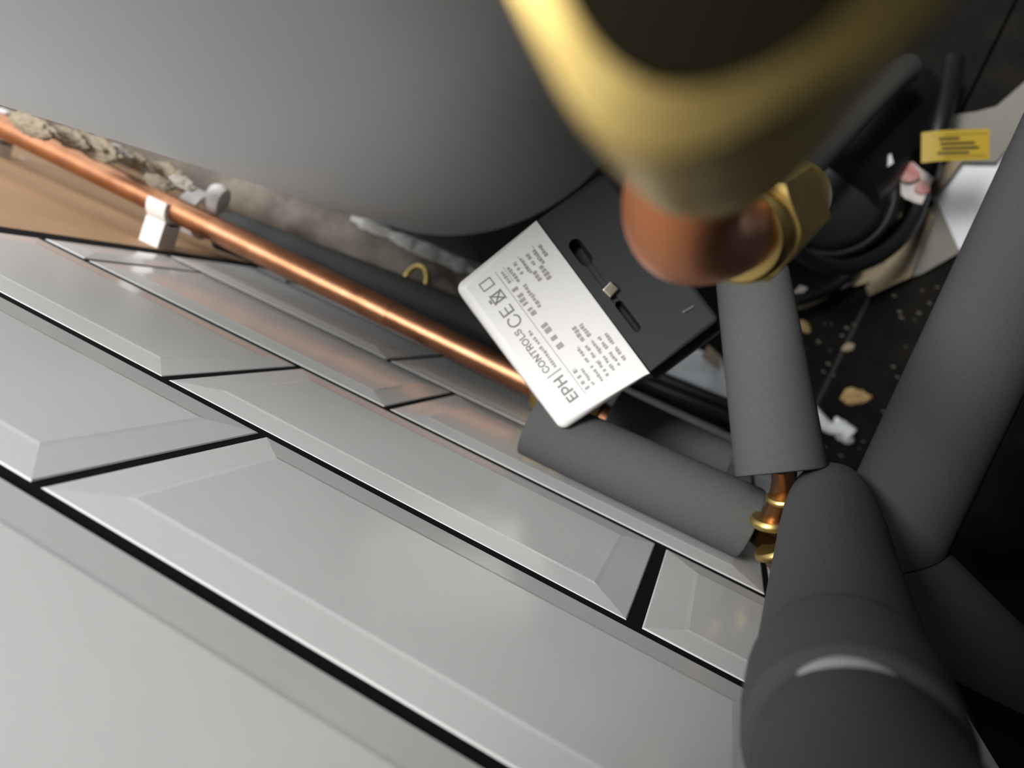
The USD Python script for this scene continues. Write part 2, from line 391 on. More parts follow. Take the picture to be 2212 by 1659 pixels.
# ================================================================== FOAM-LAGGED PIPES AT THE RIGHT
def lagging(label, pts, r, ri=0.0078, n=None, loc=None, material=None):
    P = [at(*q) for q in pts]
    P = spline(P, n) if n else np.linspace(P[0], P[1], 8)
    th = thing('pipe_lagging', label, 'pipe insulation', P[0])
    mesh(th, 'sleeve', sleeve(P, r, ri), material or foam_m)
    return th, P

th5 = thing('pipe_lagging', 'short grey foam lagging below the white control box, behind the nearer sleeve', 'pipe insulation', along1(1312))
mesh(th5, 'sleeve', sleeve(np.linspace(along1(1312), e1, 8) + [0, 0.0005, 0], 0.0205, 0.0092), foam_m)

l1, S1 = lagging('grey foam lagging sleeve lying level along the tiles under the white control box', [(1146, 914, 0.388), (1622, 1132, 0.366)], np.linspace(0.0164, 0.0178, 8))
l2, S2 = lagging('upright grey foam lagging sleeve between the control box and black floor', [(1624, 590, 0.341), (1688, 1022, 0.328)], np.interp(np.linspace(0, 1, 8), [0, 1], [0.0158, 0.0192]))

# near riser: two sleeves meeting in a wrapped joint
Q = spline([at(1793, 1062, 0.330), at(1800, 1180, 0.285), at(1808, 1300, 0.232), at(1818, 1400, 0.198), at(1830, 1520, 0.166)], 26)
th3 = thing('pipe_lagging', 'thick grey foam riser rising past the camera at lower right, wrapped joint with pale crescent', 'pipe insulation', Q[0])
r3 = np.interp(np.linspace(0, 1, 26), [0, 0.10, 0.25, 0.62, 1], [0.0150, 0.0185, 0.0200, 0.0203, 0.0206])
mesh(th3, 'sleeve', sleeve(Q, r3, 0.0085, 0.0016), foam_m)
QC = spline([Q[-3], Q[-1], at(1840, 1580, 0.154), at(1850, 1640, 0.144)], 16)
mesh(th3, 'joint_wrap', sleeve(QC, np.interp(np.linspace(0, 1, 16), [0, 0.2, 0.6, 1], [0.0206, 0.0214, 0.0217, 0.0212]), 0.0150, 0.0022), foam_m)
Q2 = spline([QC[-5], at(1853, 1655, 0.1415), at(1880, 1740, 0.130), at(1930, 1880, 0.115), at(1990, 2080, 0.098)], 26)
r32 = np.interp(np.linspace(0, 1, 26), [0, 0.12, 0.3, 1], [0.0172, 0.0178, 0.0192, 0.0205])
mesh(th3, 'sleeve', sleeve(Q2, r32, 0.0085, 0.0016), foam_m)
ep, ed = QC[-1], (QC[-1] - QC[-2]) / np.linalg.norm(QC[-1] - QC[-2])
arc = []
upv = C2W @ np.array([0, -1.0, 0]); upv = upv - ed * (upv @ ed); upv /= np.linalg.norm(upv); rt = np.cross(ed, upv)
if (C2W @ np.array([1.0, 0, 0])) @ rt < 0: rt = -rt
for a in np.linspace(-34, 22, 28):
    arc.append(ep + 0.0182 * (math.cos(math.radians(a)) * upv + math.sin(math.radians(a)) * rt) + ed * 0.0004)
rr = 0.0017 * np.sin(np.linspace(0.25, math.pi - 0.03, 28)) ** 0.7
mesh(th3, 'glue_line', rings(arc, rr, 10), foam_cut_m, label='pale crescent glue line')

# far elbow of lagging on the right: two mitred sleeves
J = at(1900, 1205, 0.345)
E1, E2 = at(2440, 60, 0.325), at(2360, 1660, 0.345)
th4 = thing('pipe_lagging', 'grey foam lagging elbow at far right, one leg rising and one sinking into darkness', 'pipe insulation', J)
u1, u2 = (E1 - J) / np.linalg.norm(E1 - J), (E2 - J) / np.linalg.norm(E2 - J)
def mitre(dirn, other, length, r):
    big_ = to_tm(m3.Manifold.cylinder(1, 1, 1)) if False else None
    c = trimesh.creation.cylinder(radius=r, height=length + 0.12, sections=48)
    c = c.subdivide_to_size(0.03) if False else c
    T = trimesh.geometry.align_vectors([0, 0, 1], dirn); T[:3, 3] = J + dirn * (length - 0.12) / 2
    c.apply_transform(T)
    n = dirn - other; n /= np.linalg.norm(n)
    return trimesh.intersections.slice_mesh_plane(c, n, J + n * 0.0004, cap=True, engine='earcut')
mesh(th4, 'sleeve', mitre(u1, u2, np.linalg.norm(E1 - J), 0.0233), foam_m, smooth=40)
mesh(th4, 'sleeve', mitre(u2, u1, np.linalg.norm(E2 - J), 0.0233), foam_m, smooth=40)

# ---- copper elbows where the three sleeves meet
jp = thing('copper_elbow', 'copper tee with soldered rings between the ends of three grey foam sleeves', 'pipe fitting', at(1668, 1130, 0.345))
a_, b_, c_ = at(1688, 1000, 0.318), at(1664, 1128, 0.345), at(1690, 1205, 0.335)
mesh(jp, 'branch', rings(spline([a_, at(1690, 1062, 0.335), b_], 14), 0.0052, 24), dark_copper_m)
mesh(jp, 'elbow', rings(spline([at(1600, 1122, 0.367), at(1645, 1148, 0.365), at(1674, 1182, 0.354), at(1700, 1222, 0.338), at(1728, 1222, 0.320)], 20), 0.0074, 24), dark_copper_m)
for (pu, pv, pz, qu, qv, qz, rr_) in ((1690, 1070, .334, 1690, 1082, .335, .0068), (1664, 1118, .344, 1662, 1136, .345, .0088), (1672, 1178, .343, 1680, 1194, .343, .0098)):
    mesh(jp, 'solder_ring', rings(np.linspace(at(pu, pv, pz), at(qu, qv, qz), 5), [rr_ * .9, rr_, rr_ * 1.02, rr_, rr_ * .9], 28), brass_m, label='bright brass ring')

# ================================================================== CONTROL BOX
AC = at(1300, 648, 0.362)
c_a, c_b, c_c = at(1160, 475, 0.362), at(985, 625, 0.362), at(1405, 805, 0.362)
ex = c_a - c_c; ex /= np.linalg.norm(ex)               # reading direction of the print
ey = c_b - c_a; ey = ey - ex * (ey @ ex); ey /= np.linalg.norm(ey)   # up of the print
ez = np.cross(ex, ey)                                  # out of the printed face
if ez @ (CAM - AC) < 0: raise SystemExit('face looks away')
L = np.linalg.norm(c_a - c_c)                          # about 0.09
Hc = 0.0500
BT = np.eye(4); BT[:3, 0], BT[:3, 1], BT[:3, 2], BT[:3, 3] = ex, ey, ez, c_c   # box frame: origin at the cover's lower right corner as printed
def boxed(m):
    if hasattr(m, 'to_mesh'): m = to_tm(m)
    m = m.copy(); m.apply_transform(BT); return m
act = thing('valve_actuator', 'white and charcoal motorised valve control box with printed label', 'valve actuator', c_c)
# cover: rounded only along its outer edge
r = 0.0045
def hull_pts(pts): return m3.Manifold.batch_hull(pts)
sp = lambda x, y, z, rr=r: m3.Manifold.sphere(rr, 32).translate([x, y, z])
cy = lambda x, y, z0, z1, rr: m3.Manifold.cylinder(z1 - z0, rr, rr, 24).translate([x, y, z0])
tuck = 0.0035
cover = hull_pts([sp(0.0045 + tuck * 0.6, Hc - r, -r), sp(L - 0.0045 - tuck * 0.4, Hc - r, -r), sp(0.0045 + tuck * 0.6, Hc - r, -0.026), sp(L - 0.0045 - tuck * 0.4, Hc - r, -0.026),
                  m3.Manifold.cube([0.0006, 0.0006, 0.030]).translate([0.0, 0.0004, -0.0305]), m3.Manifold.cube([0.0006, 0.0006, 0.030]).translate([L - 0.0006, 0.0004, -0.0305]),
                  m3.Manifold.cube([0.0006, 0.0006, 0.0295]).translate([0.001, 0.004, -0.0298]), m3.Manifold.cube([0.0006, 0.0006, 0.0295]).translate([L - 0.0016, 0.004, -0.0298])])
mesh(act, 'cover', boxed(cover), white_plastic_m, smooth=30, label='white printed cover')
# base with a lever slot
Hb = 0.0420
base = hull_pts([m3.Manifold.cube([0.0006, 0.0006, 0.032]).translate([0.0003, -0.0006, -0.0325]), m3.Manifold.cube([0.0006, 0.0006, 0.032]).translate([L - 0.0009, -0.0006, -0.0325]),
                 sp(0.003, -Hb + 0.003, -0.0036, 0.003), sp(L - 0.005, -Hb + 0.005, -0.0056, 0.005), sp(0.003, -Hb + 0.003, -0.029, 0.003), sp(L - 0.005, -Hb + 0.005, -0.029, 0.005)])
def bxy(u, v):
    """Face coordinates of the printed side under a pixel of it."""
    rr_ = ray(u, v); n_ = ez; s = ((c_c - CAM) @ n_) / (rr_ @ n_); p = CAM + rr_ * s - c_c
    return p @ ex, p @ ey
def groove(p, q, w, depth):
    x0, y0 = bxy(*p); x1, y1 = bxy(*q)
    return hull_pts([cy(x0, y0, -depth, 0.002, w / 2), cy(x1, y1, -depth, 0.002, w / 2)])
base = base - groove((1244, 530), (1266, 560), 0.0066, 0.012) - groove((1268, 565), (1330, 648), 0.0032, 0.0022) - groove((1338, 658), (1376, 708), 0.0040, 0.010)
mesh(act, 'base', boxed(base), charcoal_m, smooth=30, label='charcoal base with lever slot')
flange = hull_pts([cy(x, y, -0.0375, -0.014, 0.002) for x in (-0.004, L - 0.002) for y in (-0.004, -Hb + 0.002)])
mesh(act, 'flange', boxed(flange), black_m, smooth=30)
lx, ly = bxy(1318, 626)
lever = rbox(0.0058, 0.0062, 0.0035, 0.0008).rotate([0, 0, 10]).translate([lx, ly, 0.0008])
mesh(act, 'lever', boxed(lever), steel_m, smooth=30, label='small pale metal lever')
lx, ly = bxy(1488, 668)
mesh(act, 'bright_mark', boxed(rbox(0.0012, 0.0058, 0.0004, 0.00018, 3).rotate([0, 0, -8]).translate([lx, ly, -0.0001])), steel_m, smooth=30, label='thin bright metal mark')  # thin pale dash on the charcoal base
# printing
def txt(s, x, y, h, bold=False):
    m = meshkit.text_mesh(s, h, 0.00008, bold); m.apply_translation([x, y, 0.00001]); return m
def bar(x0, x1, y, h):
    return trimesh.creation.box(bounds=[[x0, y - h / 2, 0.0], [x1, y + h / 2, 0.00008]])
def fine(x0, x1, y, h, seed):
    """Illegible fine print: a row of letter-sized strokes."""
    g = np.random.default_rng(seed); out = []; x = x0
    while x < x1:
        w = h * g.uniform(0.35, 0.75)
        out.append(bar(x, min(x + w, x1), y + g.normal(0, h * 0.06), h * g.uniform(0.65, 1.0)))
        x += w + h * (0.22 if g.random() > 0.18 else 0.7)
    return out
X = lambda f: f * L
logo = [txt('EPH', 0.0105, 0.0340, 0.0052, True), bar(0.0266, 0.0271, 0.0366, 0.0080), txt('CONTROLS', 0.0288, 0.0372, 0.0033, True)]
mesh(act, 'printed_logo', [boxed(m) for m in logo], print_m, smooth=False, label='grey EPH CONTROLS lettering')
cefix = [txt('CE', 0.0545, 0.0338, 0.0066, False)]
# wheelie-bin mark and a square mark after the CE
cefix += [bar(0.0690, 0.0742, 0.0395, 0.0008), bar(0.0692, 0.0700, 0.0362, 0.0056), bar(0.0732, 0.0740, 0.0362, 0.0056), bar(0.0698, 0.0736, 0.0336, 0.0007),
          bar(0.0706, 0.0726, 0.0408, 0.0012)]
for s in (-1, 1):
    b = trimesh.creation.box([0.0082, 0.0007, 0.00008]); b.apply_transform(trimesh.transformations.rotation_matrix(s * 0.9, [0, 0, 1])); b.apply_translation([0.0716, 0.0366, 0.00012]); cefix.append(b)
cefix += [bar(0.0772, 0.0817, 0.0402, 0.0006), bar(0.0772, 0.0817, 0.0342, 0.0006), bar(0.0772, 0.0778, 0.0372, 0.006), bar(0.0811, 0.0817, 0.0372, 0.006)]
mesh(act, 'printed_mark', [boxed(m) for m in cefix], print_m, smooth=False, label='CE mark with bin symbol and square symbol')
lines = []
lines += fine(0.0288, 0.0500, 0.0343, 0.0018, 1)
lines += [bar(0.0100, 0.0820, 0.0306, 0.0003)]
lines += fine(0.0115, 0.0230, 0.0283, 0.0026, 2) + fine(0.0115, 0.0215, 0.0250, 0.0016, 3)
lines += fine(0.0345, 0.0490, 0.0268, 0.0034, 4) + fine(0.0545, 0.0705, 0.0278, 0.0032, 5) + fine(0.0560, 0.0690, 0.0232, 0.0022, 6)
for k in range(5):
    lines += fine(0.0105 + 0.0004 * k, 0.0195, 0.0205 - 0.0036 * k, 0.0018, 20 + k) + fine(0.0215, 0.0300 - 0.0006 * k, 0.0205 - 0.0036 * k, 0.0018, 30 + k)
lines += fine(0.0310, 0.0395, 0.0165, 0.0026, 41) + fine(0.0310, 0.0380, 0.0130, 0.0022, 42)
mesh(act, 'printed_text', [boxed(m) for m in lines], print_l_m, smooth=False, label='pale grey fine print')
# wiring table at the far end
tab = []
for k in range(7):
    tab += fine(0.0735 - (k % 2) * 0.002, 0.0800, 0.0280 - 0.0036 * k, 0.0019, 50 + k)
for k in range(3):
    tab += [bar(0.0730, 0.0815, 0.0262 - 0.0085 * k, 0.00025)]
tab += fine(0.0640, 0.0715, 0.0118, 0.0028, 61) + fine(0.0660, 0.0715, 0.0160, 0.0022, 62)
mesh(act, 'printed_table', [boxed(m) for m in tab], print_l_m, smooth=False, label='pale grey wiring table')
# brass valve under the box, on the bare copper pipe
vb = BT @ np.array([0.046, 0.004, -0.036, 1.0])
vtop = vb[:3]; vpipe = A1 + (B1 - A1) * ((vtop[0] - A1[0]) / (B1[0] - A1[0]))
valve = thing('zone_valve', 'brass valve body hidden under the white and charcoal control box', 'valve', vpipe)
mesh(valve, 'body', rings(np.linspace(vpipe - [0.022, 0, 0], vpipe + [0.022, 0, 0], 9), [0.0125, 0.016, 0.014, 0.0145, 0.0155, 0.0145, 0.014, 0.016, 0.0125], 32), brass_m)
mesh(valve, 'stem', rings(np.linspace(vpipe + (vtop - vpipe) * 0.05, vtop, 6), 0.009, 28), brass_m)

# ================================================================== NEAR BRASS FITTING
C0 = np.array(at(1535, -190, 0.0440)); Dn = np.array(at(1540, 285, 0.110))
ax = (Dn - C0) / np.linalg.norm(Dn - C0); Lb = np.linalg.norm(Dn - C0)
def hexprism(p0, d, length, rr, spin, ch=0.0012):
    """Hexagon nut with chamfered ends and a bore, rr = corner radius."""
    h = m3.Manifold.cylinder(length, rr, rr, 6)
    k = m3.Manifold.revolve(m3.CrossSection([[(0, 0), (rr * 0.90, 0), (rr * 1.03, ch * 1.6), (rr * 1.03, length - ch * 1.6), (rr * 0.90, length), (0, length)]]), 64)
    k = (h ^ k)
    T = trimesh.geometry.align_vectors([0, 0, 1], d)
    m = to_tm(k); m.apply_transform(trimesh.transformations.rotation_matrix(spin, [0, 0, 1])); m.apply_transform(T); m.apply_translation(p0); return m
fit = thing('brass_fitting', 'large blurred brass compression fitting hanging nearest the camera', 'pipe fitting', C0)
fa = C2W @ np.array([-0.33, 0.94, 0.0]); fa = fa - ax * (fa @ ax); fa /= np.linalg.norm(fa); fb = np.cross(ax, fa)
def squarish(prof, n=96, p=3.8):
    """Valve body: a rounded square section, one corner towards fa."""
    an = np.arange(n) * 2 * np.pi / n
    k = (np.abs(np.cos(an + np.pi / 4)) ** p + np.abs(np.sin(an + np.pi / 4)) ** p) ** (-1 / p)
    k2 = k / k.max()
    V = np.array([C0 + ax * s_ + r_ * ((1 - w) + w * kk) * (math.cos(x) * fa + math.sin(x) * fb) for s_, r_, w in prof for x, kk in zip(an, k2)])
    m_ = len(prof)
    i, j = np.meshgrid(np.arange(m_ - 1), np.arange(n), indexing='ij')
    q0, q1 = i * n + j, i * n + (j + 1) % n
    q = np.stack([q0, q1, q1 + n, q0 + n], -1).reshape(-1, 4)
    mm = trimesh.Trimesh(V, np.vstack([q[:, [0, 1, 2]], q[:, [0, 2, 3]]]), process=False)
    if mm.volume < 0: mm.invert()
    return mm
mesh(fit, 'body', squarish([(0.004, 0.0094, 0), (0.0, 0.0098, 0.3), (0.0, 0.0140, 1), (0.0004, 0.0143, 1), (0.006, 0.0145, 1), (0.014, 0.0146, 1), (0.024, 0.0146, 1), (Lb * 0.55, 0.0143, 0.9), (Lb * 0.72, 0.0138, 0.6), (Lb * 0.86, 0.0130, 0.2), (Lb * 0.95, 0.0119, 0), (Lb, 0.0112, 0), (Lb, 0.003, 0)]), brass_m, smooth=40)
mesh(fit, 'bore', profile(C0, Dn, [(0.0003, 0.0001), (0.0003, 0.0094)], 40), shaded_bore_m, smooth=False, label='bore with shade painted dark')
stub = thing('copper_pipe', 'short reddish copper bend below the big brass fitting, over the control box', 'pipe', Dn)
SB = spline([Dn - ax * 0.012, Dn, at(1484, 400, 0.122), at(1476, 485, 0.136), at(1530, 508, 0.154), at(1600, 495, 0.176), at(1645, 472, 0.192)], 40)
mesh(stub, 'bend', rings(SB, np.interp(np.linspace(0, 1, 40), [0, 0.6, 1], [0.0100, 0.0098, 0.0088]), 40), red_copper_m)
n0, n1 = np.array(at(1592, 515, 0.172)), np.array(at(1742, 405, 0.215))
nut = thing('brass_nut', 'small sharp brass compression nut beside the copper bend', 'pipe fitting', n0)
na = (n1 - n0) / np.linalg.norm(n1 - n0); nl = np.linalg.norm(n1 - n0)
mesh(nut, 'back_ring', profile(n0, n1, [(0.000, 0.002), (0.000, 0.0100), (0.0015, 0.0112), (0.0050, 0.0112), (0.0062, 0.0098), (0.0062, 0.002)], 40), brass_m, smooth=30)
mesh(nut, 'hexagon', hexprism(n0 + na * 0.0070, na, nl * 0.42, 0.0132, 0.2, 0.0008), brass_m, smooth=30)
mesh(nut, 'collar', profile(n0, n1, [(nl * .40, 0.002), (nl * .40, 0.0112), (nl * 0.62, 0.0112), (nl * 0.80, 0.0095), (nl * 0.90, 0.0070), (nl * .9, 0.002)], 40), brass_m, smooth=30)
ol = thing('brass_olive', 'tiny brass ring below the copper bend at the corner of the control box', 'pipe fitting', at(1535, 580, 0.36))
mesh(ol, 'ring', rings(np.linspace(at(1508, 588, 0.352), at(1560, 572, 0.362), 7), [0.0030, 0.0046, 0.0040, 0.0046, 0.0040, 0.0046, 0.0030], 24), brass_m)

# ================================================================== BLACK PUMP, CABLES, TAGS
pz = 0.70
pc = at(1800, 425, pz)
pump = thing('pump_head', 'matt black rounded pump head behind the small brass nut', 'pump', (pc[0], pc[1], 0.0))
pr = 118 * pz / F
PT = np.array([pc[0], pc[1], pc[2] + 0.05])
axp = CAM - pc; axp /= np.linalg.norm(axp); axp = axp + np.array([0, 0, 0.2]); axp /= np.linalg.norm(axp)
mesh(pump, 'housing', profile(pc - axp * 0.05, pc, [(0.0, 0.001), (0.0, pr * 0.92), (0.012, pr), (0.040, pr)] + [(0.040 + 0.018 * math.sin(a), pr * (0.80 + 0.20 * math.cos(a))) for a in np.linspace(0.2, 1.57, 6)] + [(0.062, pr * 0.5), (0.063, 0.001)], 64), rubber_m, smooth=40)
mesh(pump, 'rim', rings(np.array([pc - axp * 0.012 + pr * 1.03 * (math.cos(a) * np.cross(axp, [1, 0, 0]) / np.linalg.norm(np.cross(axp, [1, 0, 0])) + math.sin(a) * np.cross(axp, np.cross(axp, [1, 0, 0])) / np.linalg.norm(np.cross(axp, [1, 0, 0]))) for a in np.linspace(0, 2 * math.pi, 61)]), 0.0050, 12), rubber_m)
mesh(pump, 'neck', rings(spline([at(1800, 400, pz), at(1868, 318, pz), at(1915, 258, pz), at(1958, 205, pz + 0.02)], 24), np.interp(np.linspace(0, 1, 24), [0, .5, .9, 1], [0.046, 0.041, 0.033, 0.024]), 28), rubber_m)
mesh(pump, 'foot', rings(np.linspace(pc - axp * 0.03, [pc[0], pc[1], 0.0], 6), [0.030, 0.030, 0.030, 0.034, 0.036, 0.038], 28), rubber_m)
hose = thing('grey_hose', 'dull grey rubber hose along the upper edge of the black pump', 'hose', at(1900, 240, 0.66))
mesh(hose, 'tube', rings(spline([at(1690, 410, 0.60), at(1800, 300, 0.60), at(1880, 212, 0.60), at(1955, 150, 0.62)], 30), 0.0125, 20), foam_m)

cab = thing('black_cable', 'thick glossy black cable looping under the pump up to the red and white tag', 'cable', at(1880, 560, 0.62))
mesh(cab, 'flex', rings(spline([at(1992, 420, 0.70), at(1965, 490, 0.68), at(1900, 552, 0.66), at(1815, 578, 0.645), at(1735, 552, 0.63), at(1690, 510, 0.62)], 60), 0.0066, 20), rubber_m)
cab2 = thing('black_cable', 'thinner black cable curving beside the upright grey foam sleeve', 'cable', at(1760, 640, 0.72))
mesh(cab2, 'flex', rings(spline([at(1850, 570, 0.74), at(1800, 618, 0.74), at(1745, 643, 0.74), at(1670, 655, 0.74)], 40), 0.0062, 16), rubber_m)
cord = thing('beige_cord', 'thin beige cord curving along the edge of the black cable on the floor', 'cord', at(1760, 650, 0.80))
mesh(cord, 'strand', rings(spline([on_z(1822, 600, 0.012), on_z(1795, 628, 0.008), on_z(1755, 653, 0.006), on_z(1700, 668, 0.006), on_z(1650, 672, 0.006)], 40), 0.0032, 14), cord_m)

strap = thing('cable_strap', 'flat black cable hanging behind the yellow label', 'cable', at(2015, 300, 0.62))
SP = spline([at(2060, 130, 0.70), at(2036, 240, 0.68), at(2018, 310, 0.68), at(2006, 378, 0.70)], 30)
mesh(strap, 'flex', rings(SP, 0.0090, 20), rubber_m)
yl = thing('yellow_label', 'yellow cable flag label with four dark lines of print', 'label', at(2070, 315, 0.62))
a0, a1, a2, a3 = at(2000, 283, 0.6235), at(2143, 278, 0.616), at(2138, 347, 0.616), at(1994, 349, 0.6235)
yx = a1 - a0; W_ = np.linalg.norm(yx); yx /= W_; yy = a0 - a3; H_ = np.linalg.norm(yy); yy -= yx * (yy @ yx); yy /= np.linalg.norm(yy); yz = np.cross(yx, yy)
YT = np.eye(4); YT[:3, 0], YT[:3, 1], YT[:3, 2], YT[:3, 3] = yx, yy, yz, a3
def yb(m): m = m.copy(); m.apply_transform(YT); return m
def curl(m):
    v = m.vertices; s = np.clip(0.35 - v[:, 0] / W_, 0, 1); v[:, 2] -= s ** 2 * 0.035; return m
card = trimesh.creation.box(bounds=[[0, 0, -0.0003], [W_, H_, 0.0003]]); 
for _ in range(4): card = card.subdivide()
mesh(yl, 'flag', yb(curl(card)), yellow_m, smooth=True)
pr_ = []
for fx0, fx1, fy, fh in ((0.14, 0.97, 0.845, 0.022), (0.12, 0.95, 0.135, 0.022), (0.24, 0.55, 0.715, 0.085), (0.26, 0.78, 0.555, 0.085), (0.28, 0.84, 0.40, 0.085), (0.22, 0.70, 0.25, 0.080)):
    b = trimesh.creation.box(bounds=[[fx0 * W_, (fy - fh / 2) * H_, 0.0003], [fx1 * W_, (fy + fh / 2) * H_, 0.00042]])
    if fh > 0.05:                                       # rows of small unreadable letters
        g = np.random.default_rng(int(fy * 1000)); out = []; x = fx0 * W_
        while x < fx1 * W_:
            w = g.uniform(0.0012, 0.0026); out.append(trimesh.creation.box(bounds=[[x, (fy - fh / 2) * H_, 0.0003], [x + w, (fy + fh / 2) * H_, 0.00042]])); x += w + 0.0004
        pass
    for _ in range(2): b = b.subdivide()
    pr_.append(yb(curl(b)))
mesh(yl, 'printed_text', pr_, ink_m, smooth=False, label='dark rows of print')

rt_ = thing('paper_tag', 'crumpled white paper tag with faded red print beside the black pump', 'tag', at(1960, 380, 0.68))
pts = [(1908, 352, .69), (1948, 326, .675), (1986, 362, .68), (2016, 384, .69), (1990, 442, .70), (1955, 428, .695), (1925, 400, .69)]
PP = np.array([at(*q) for q in pts]); nn = CAM - PP.mean(0); nn /= np.linalg.norm(nn)
tg = slab(PP, 0.0012, nn)
for _ in range(3): tg = tg.subdivide()
tg.vertices += nn * ((meshkit.fbm(tg.vertices * 60, 3, 4) - 0.5) * 0.012)[:, None]
mesh(rt_, 'sheet', tg, pinkpaper_m, smooth=True)
for cu, cv, w, h in ((1962, 372, 24, 22), (1992, 404, 16, 16)):
    pc_ = [at(cu + w * math.cos(a) * (1 + 0.2 * math.sin(3 * a)), cv + h * math.sin(a), 0.683) for a in np.linspace(0, 2 * math.pi, 14)[:-1]]
    rp = slab(np.array(pc_), 0.0016, nn)
    mesh(rt_, 'red_print', rp.subdivide().subdivide(), red_m, smooth=False, label='faded red patch')
ch = thing('paper_scrap', 'tiny bluish white scrap at the tip of the red and white tag', 'paper', at(1912, 350, 0.665))
mesh(ch, 'sheet', slab(np.array([at(1902, 346, .662), at(1925, 332, .662), at(1930, 352, .662), at(1912, 364, .662)]), 0.001, nn), paper_m, smooth=False)

# ---- sheets and offcuts on the floor
UP = [0, 0, 1]
def floor_sheet(name, label, cat, px, h0, thick, material, wave=0.0, part='sheet', kind=None):
    P_ = np.array([on_z(u, v, h0) for u, v in px])
    th = thing(name, label, cat, [*P_.mean(0)[:2], h0])
    m = slab(P_, thick, UP)
    if wave:
        for _ in range(3): m = m.subdivide()
        m.vertices[:, 2] += (meshkit.fbm(m.vertices * 25, 3, 11)) * wave
    mesh(th, part, m, material, smooth=True if wave else False); return th
floor_sheet('dust_sheet', 'bright white plastic sheet lying on the floor under the yellow label', 'sheet', [(2010, 425), (2075, 348), (2140, 350), (2300, 180), (2300, 520), (2065, 540), (2052, 515)], 0.004, 0.001, paper_m, 0.006)
floor_sheet('card_sheet', 'dull beige card lying above the yellow label beside the dark void', 'card', [(2040, 300), (2046, 252), (2105, 244), (2150, 232), (2212, 178), (2330, 120), (2330, 190), (2220, 262), (2150, 352), (2060, 352)], 0.014, 0.0015, greycard_m, 0.004)
floor_sheet('card_sheet', 'dark grey card triangle on the floor right of the timber offcut', 'card', [(2000, 462), (2022, 432), (2072, 545), (1990, 592), (1955, 602)], 0.006, 0.0015, greycard_m, 0.003)
floor_sheet('timber_offcut', 'pale timber offcut lying under the end of the looping black cable', 'wood offcut', [(1962, 515), (2004, 452), (2012, 470), (1962, 600), (1875, 640), (1868, 622), (1900, 575)], 0.010, 0.010, timber_m, part='board')
floor_sheet('timber_offcut', 'short brownish timber offcut right of the bright white strip', 'wood offcut', [(1842, 580), (1905, 560), (1888, 602), (1868, 612), (1850, 618), (1828, 620)], 0.008, 0.010, timber_m, part='board')
floor_sheet('timber_offcut', 'thin cream timber sliver between red and white tag and white sheet', 'wood offcut', [(2010, 372), (2052, 350), (2076, 350), (2020, 425), (1992, 440)], 0.016, 0.006, timber_m, part='board')
floor_sheet('timber_offcut', 'slim tan timber sliver against the right edge of the black pump', 'wood offcut', [(1922, 415), (1956, 432), (1944, 470), (1924, 490)], 0.020, 0.006, timber_m, part='board')
floor_sheet('card_sheet', 'pale grey card wedge between the pump neck and the yellow label', 'card', [(1925, 335), (1990, 280), (2012, 250), (2005, 300), (1995, 345), (1985, 365)], 0.020, 0.0015, greycard_m, 0.003)
floor_sheet('paper_strip', 'bright bluish white paper strip under the black cable loop', 'paper', [(1820, 586), (1845, 578), (1838, 600), (1826, 622), (1800, 630), (1806, 612)], 0.010, 0.001, paper_m, 0.004)
floor_sheet('paper_strip', 'white plastic strip glimpsed in the triangle right of the control box', 'sheet', [(1420, 790), (1500, 752), (1560, 772), (1585, 900), (1430, 812)], 0.020, 0.001, paper_m, 0.006)
floor_sheet('timber_offcut', 'tiny tan wood corner at the top of the white triangle beside the box', 'wood offcut', [(1515, 770), (1530, 745), (1556, 768), (1556, 800), (1540, 790)], 0.036, 0.004, timber_m, part='board')
floor_sheet('paper_scrap', 'small pinkish scrap beside the upright foam sleeve, inside the cable curve', 'paper', [(1712, 634), (1728, 616), (1745, 622), (1735, 632)], 0.030, 0.001, pinkpaper_m)
# black twin rubber strips along the foot of the wall
for k, (lbl, dv) in enumerate((('upper of two black rubber hoses behind the lagging right of the control box', 0), ('lower of two black rubber hoses behind the lagging right of the control box', 22))):
    b = thing('black_hose', lbl, 'hose', at(1480, 830 + dv, 0.72))
    mesh(b, 'tube', rings(np.linspace(at(1330, 776 + dv, 0.74), at(1640, 902 + dv, 0.70), 10), 0.0058, 16), rubber_m)

# ---- crumbs
def chip(label, u, v, size, rot, seed, material, cat='wood chip', name='wood_chip', group=None):
    p = on_z(u, v, size[2] * 0.8)
    th = thing(name, label, cat, [p[0], p[1], 0], group=group)
    m = blob([0, 0, 0], size, seed, 2, 0.5)
    m.apply_transform(trimesh.transformations.rotation_matrix(rot, [0, 0, 1])); m.apply_translation(p)
    mesh(th, 'fragment', m, material, smooth=25)
chip('large golden wood chip on the black floor near the foot of the riser', 1846, 856, (0.0135, 0.0085, 0.005), 0.5, 1, chip_m)
chip('small golden wood chip on the black floor beside the upright foam sleeve', 1738, 706, (0.0075, 0.0045, 0.003), -0.6, 2, chip_m)
chip('tiny pale wood chip in the middle of the black floor', 1833, 750, (0.0062, 0.0045, 0.003), 0.8, 3, timber_m)
chip('golden wood splinter high in the dark void above the yellow label', 2025, 190, (0.0095, 0.0025, 0.002), -0.1, 4, chip_m)
chip('crumpled white tissue lump beside the foot of the upright foam sleeve', 1822, 932, (0.014, 0.008, 0.009), -0.6, 5, paper_m, 'paper', 'paper_lump')
tw = thing('paper_twist', 'white twisted paper strip on the floor right of the upright foam sleeve', 'paper', on_z(1790, 915, 0.01))
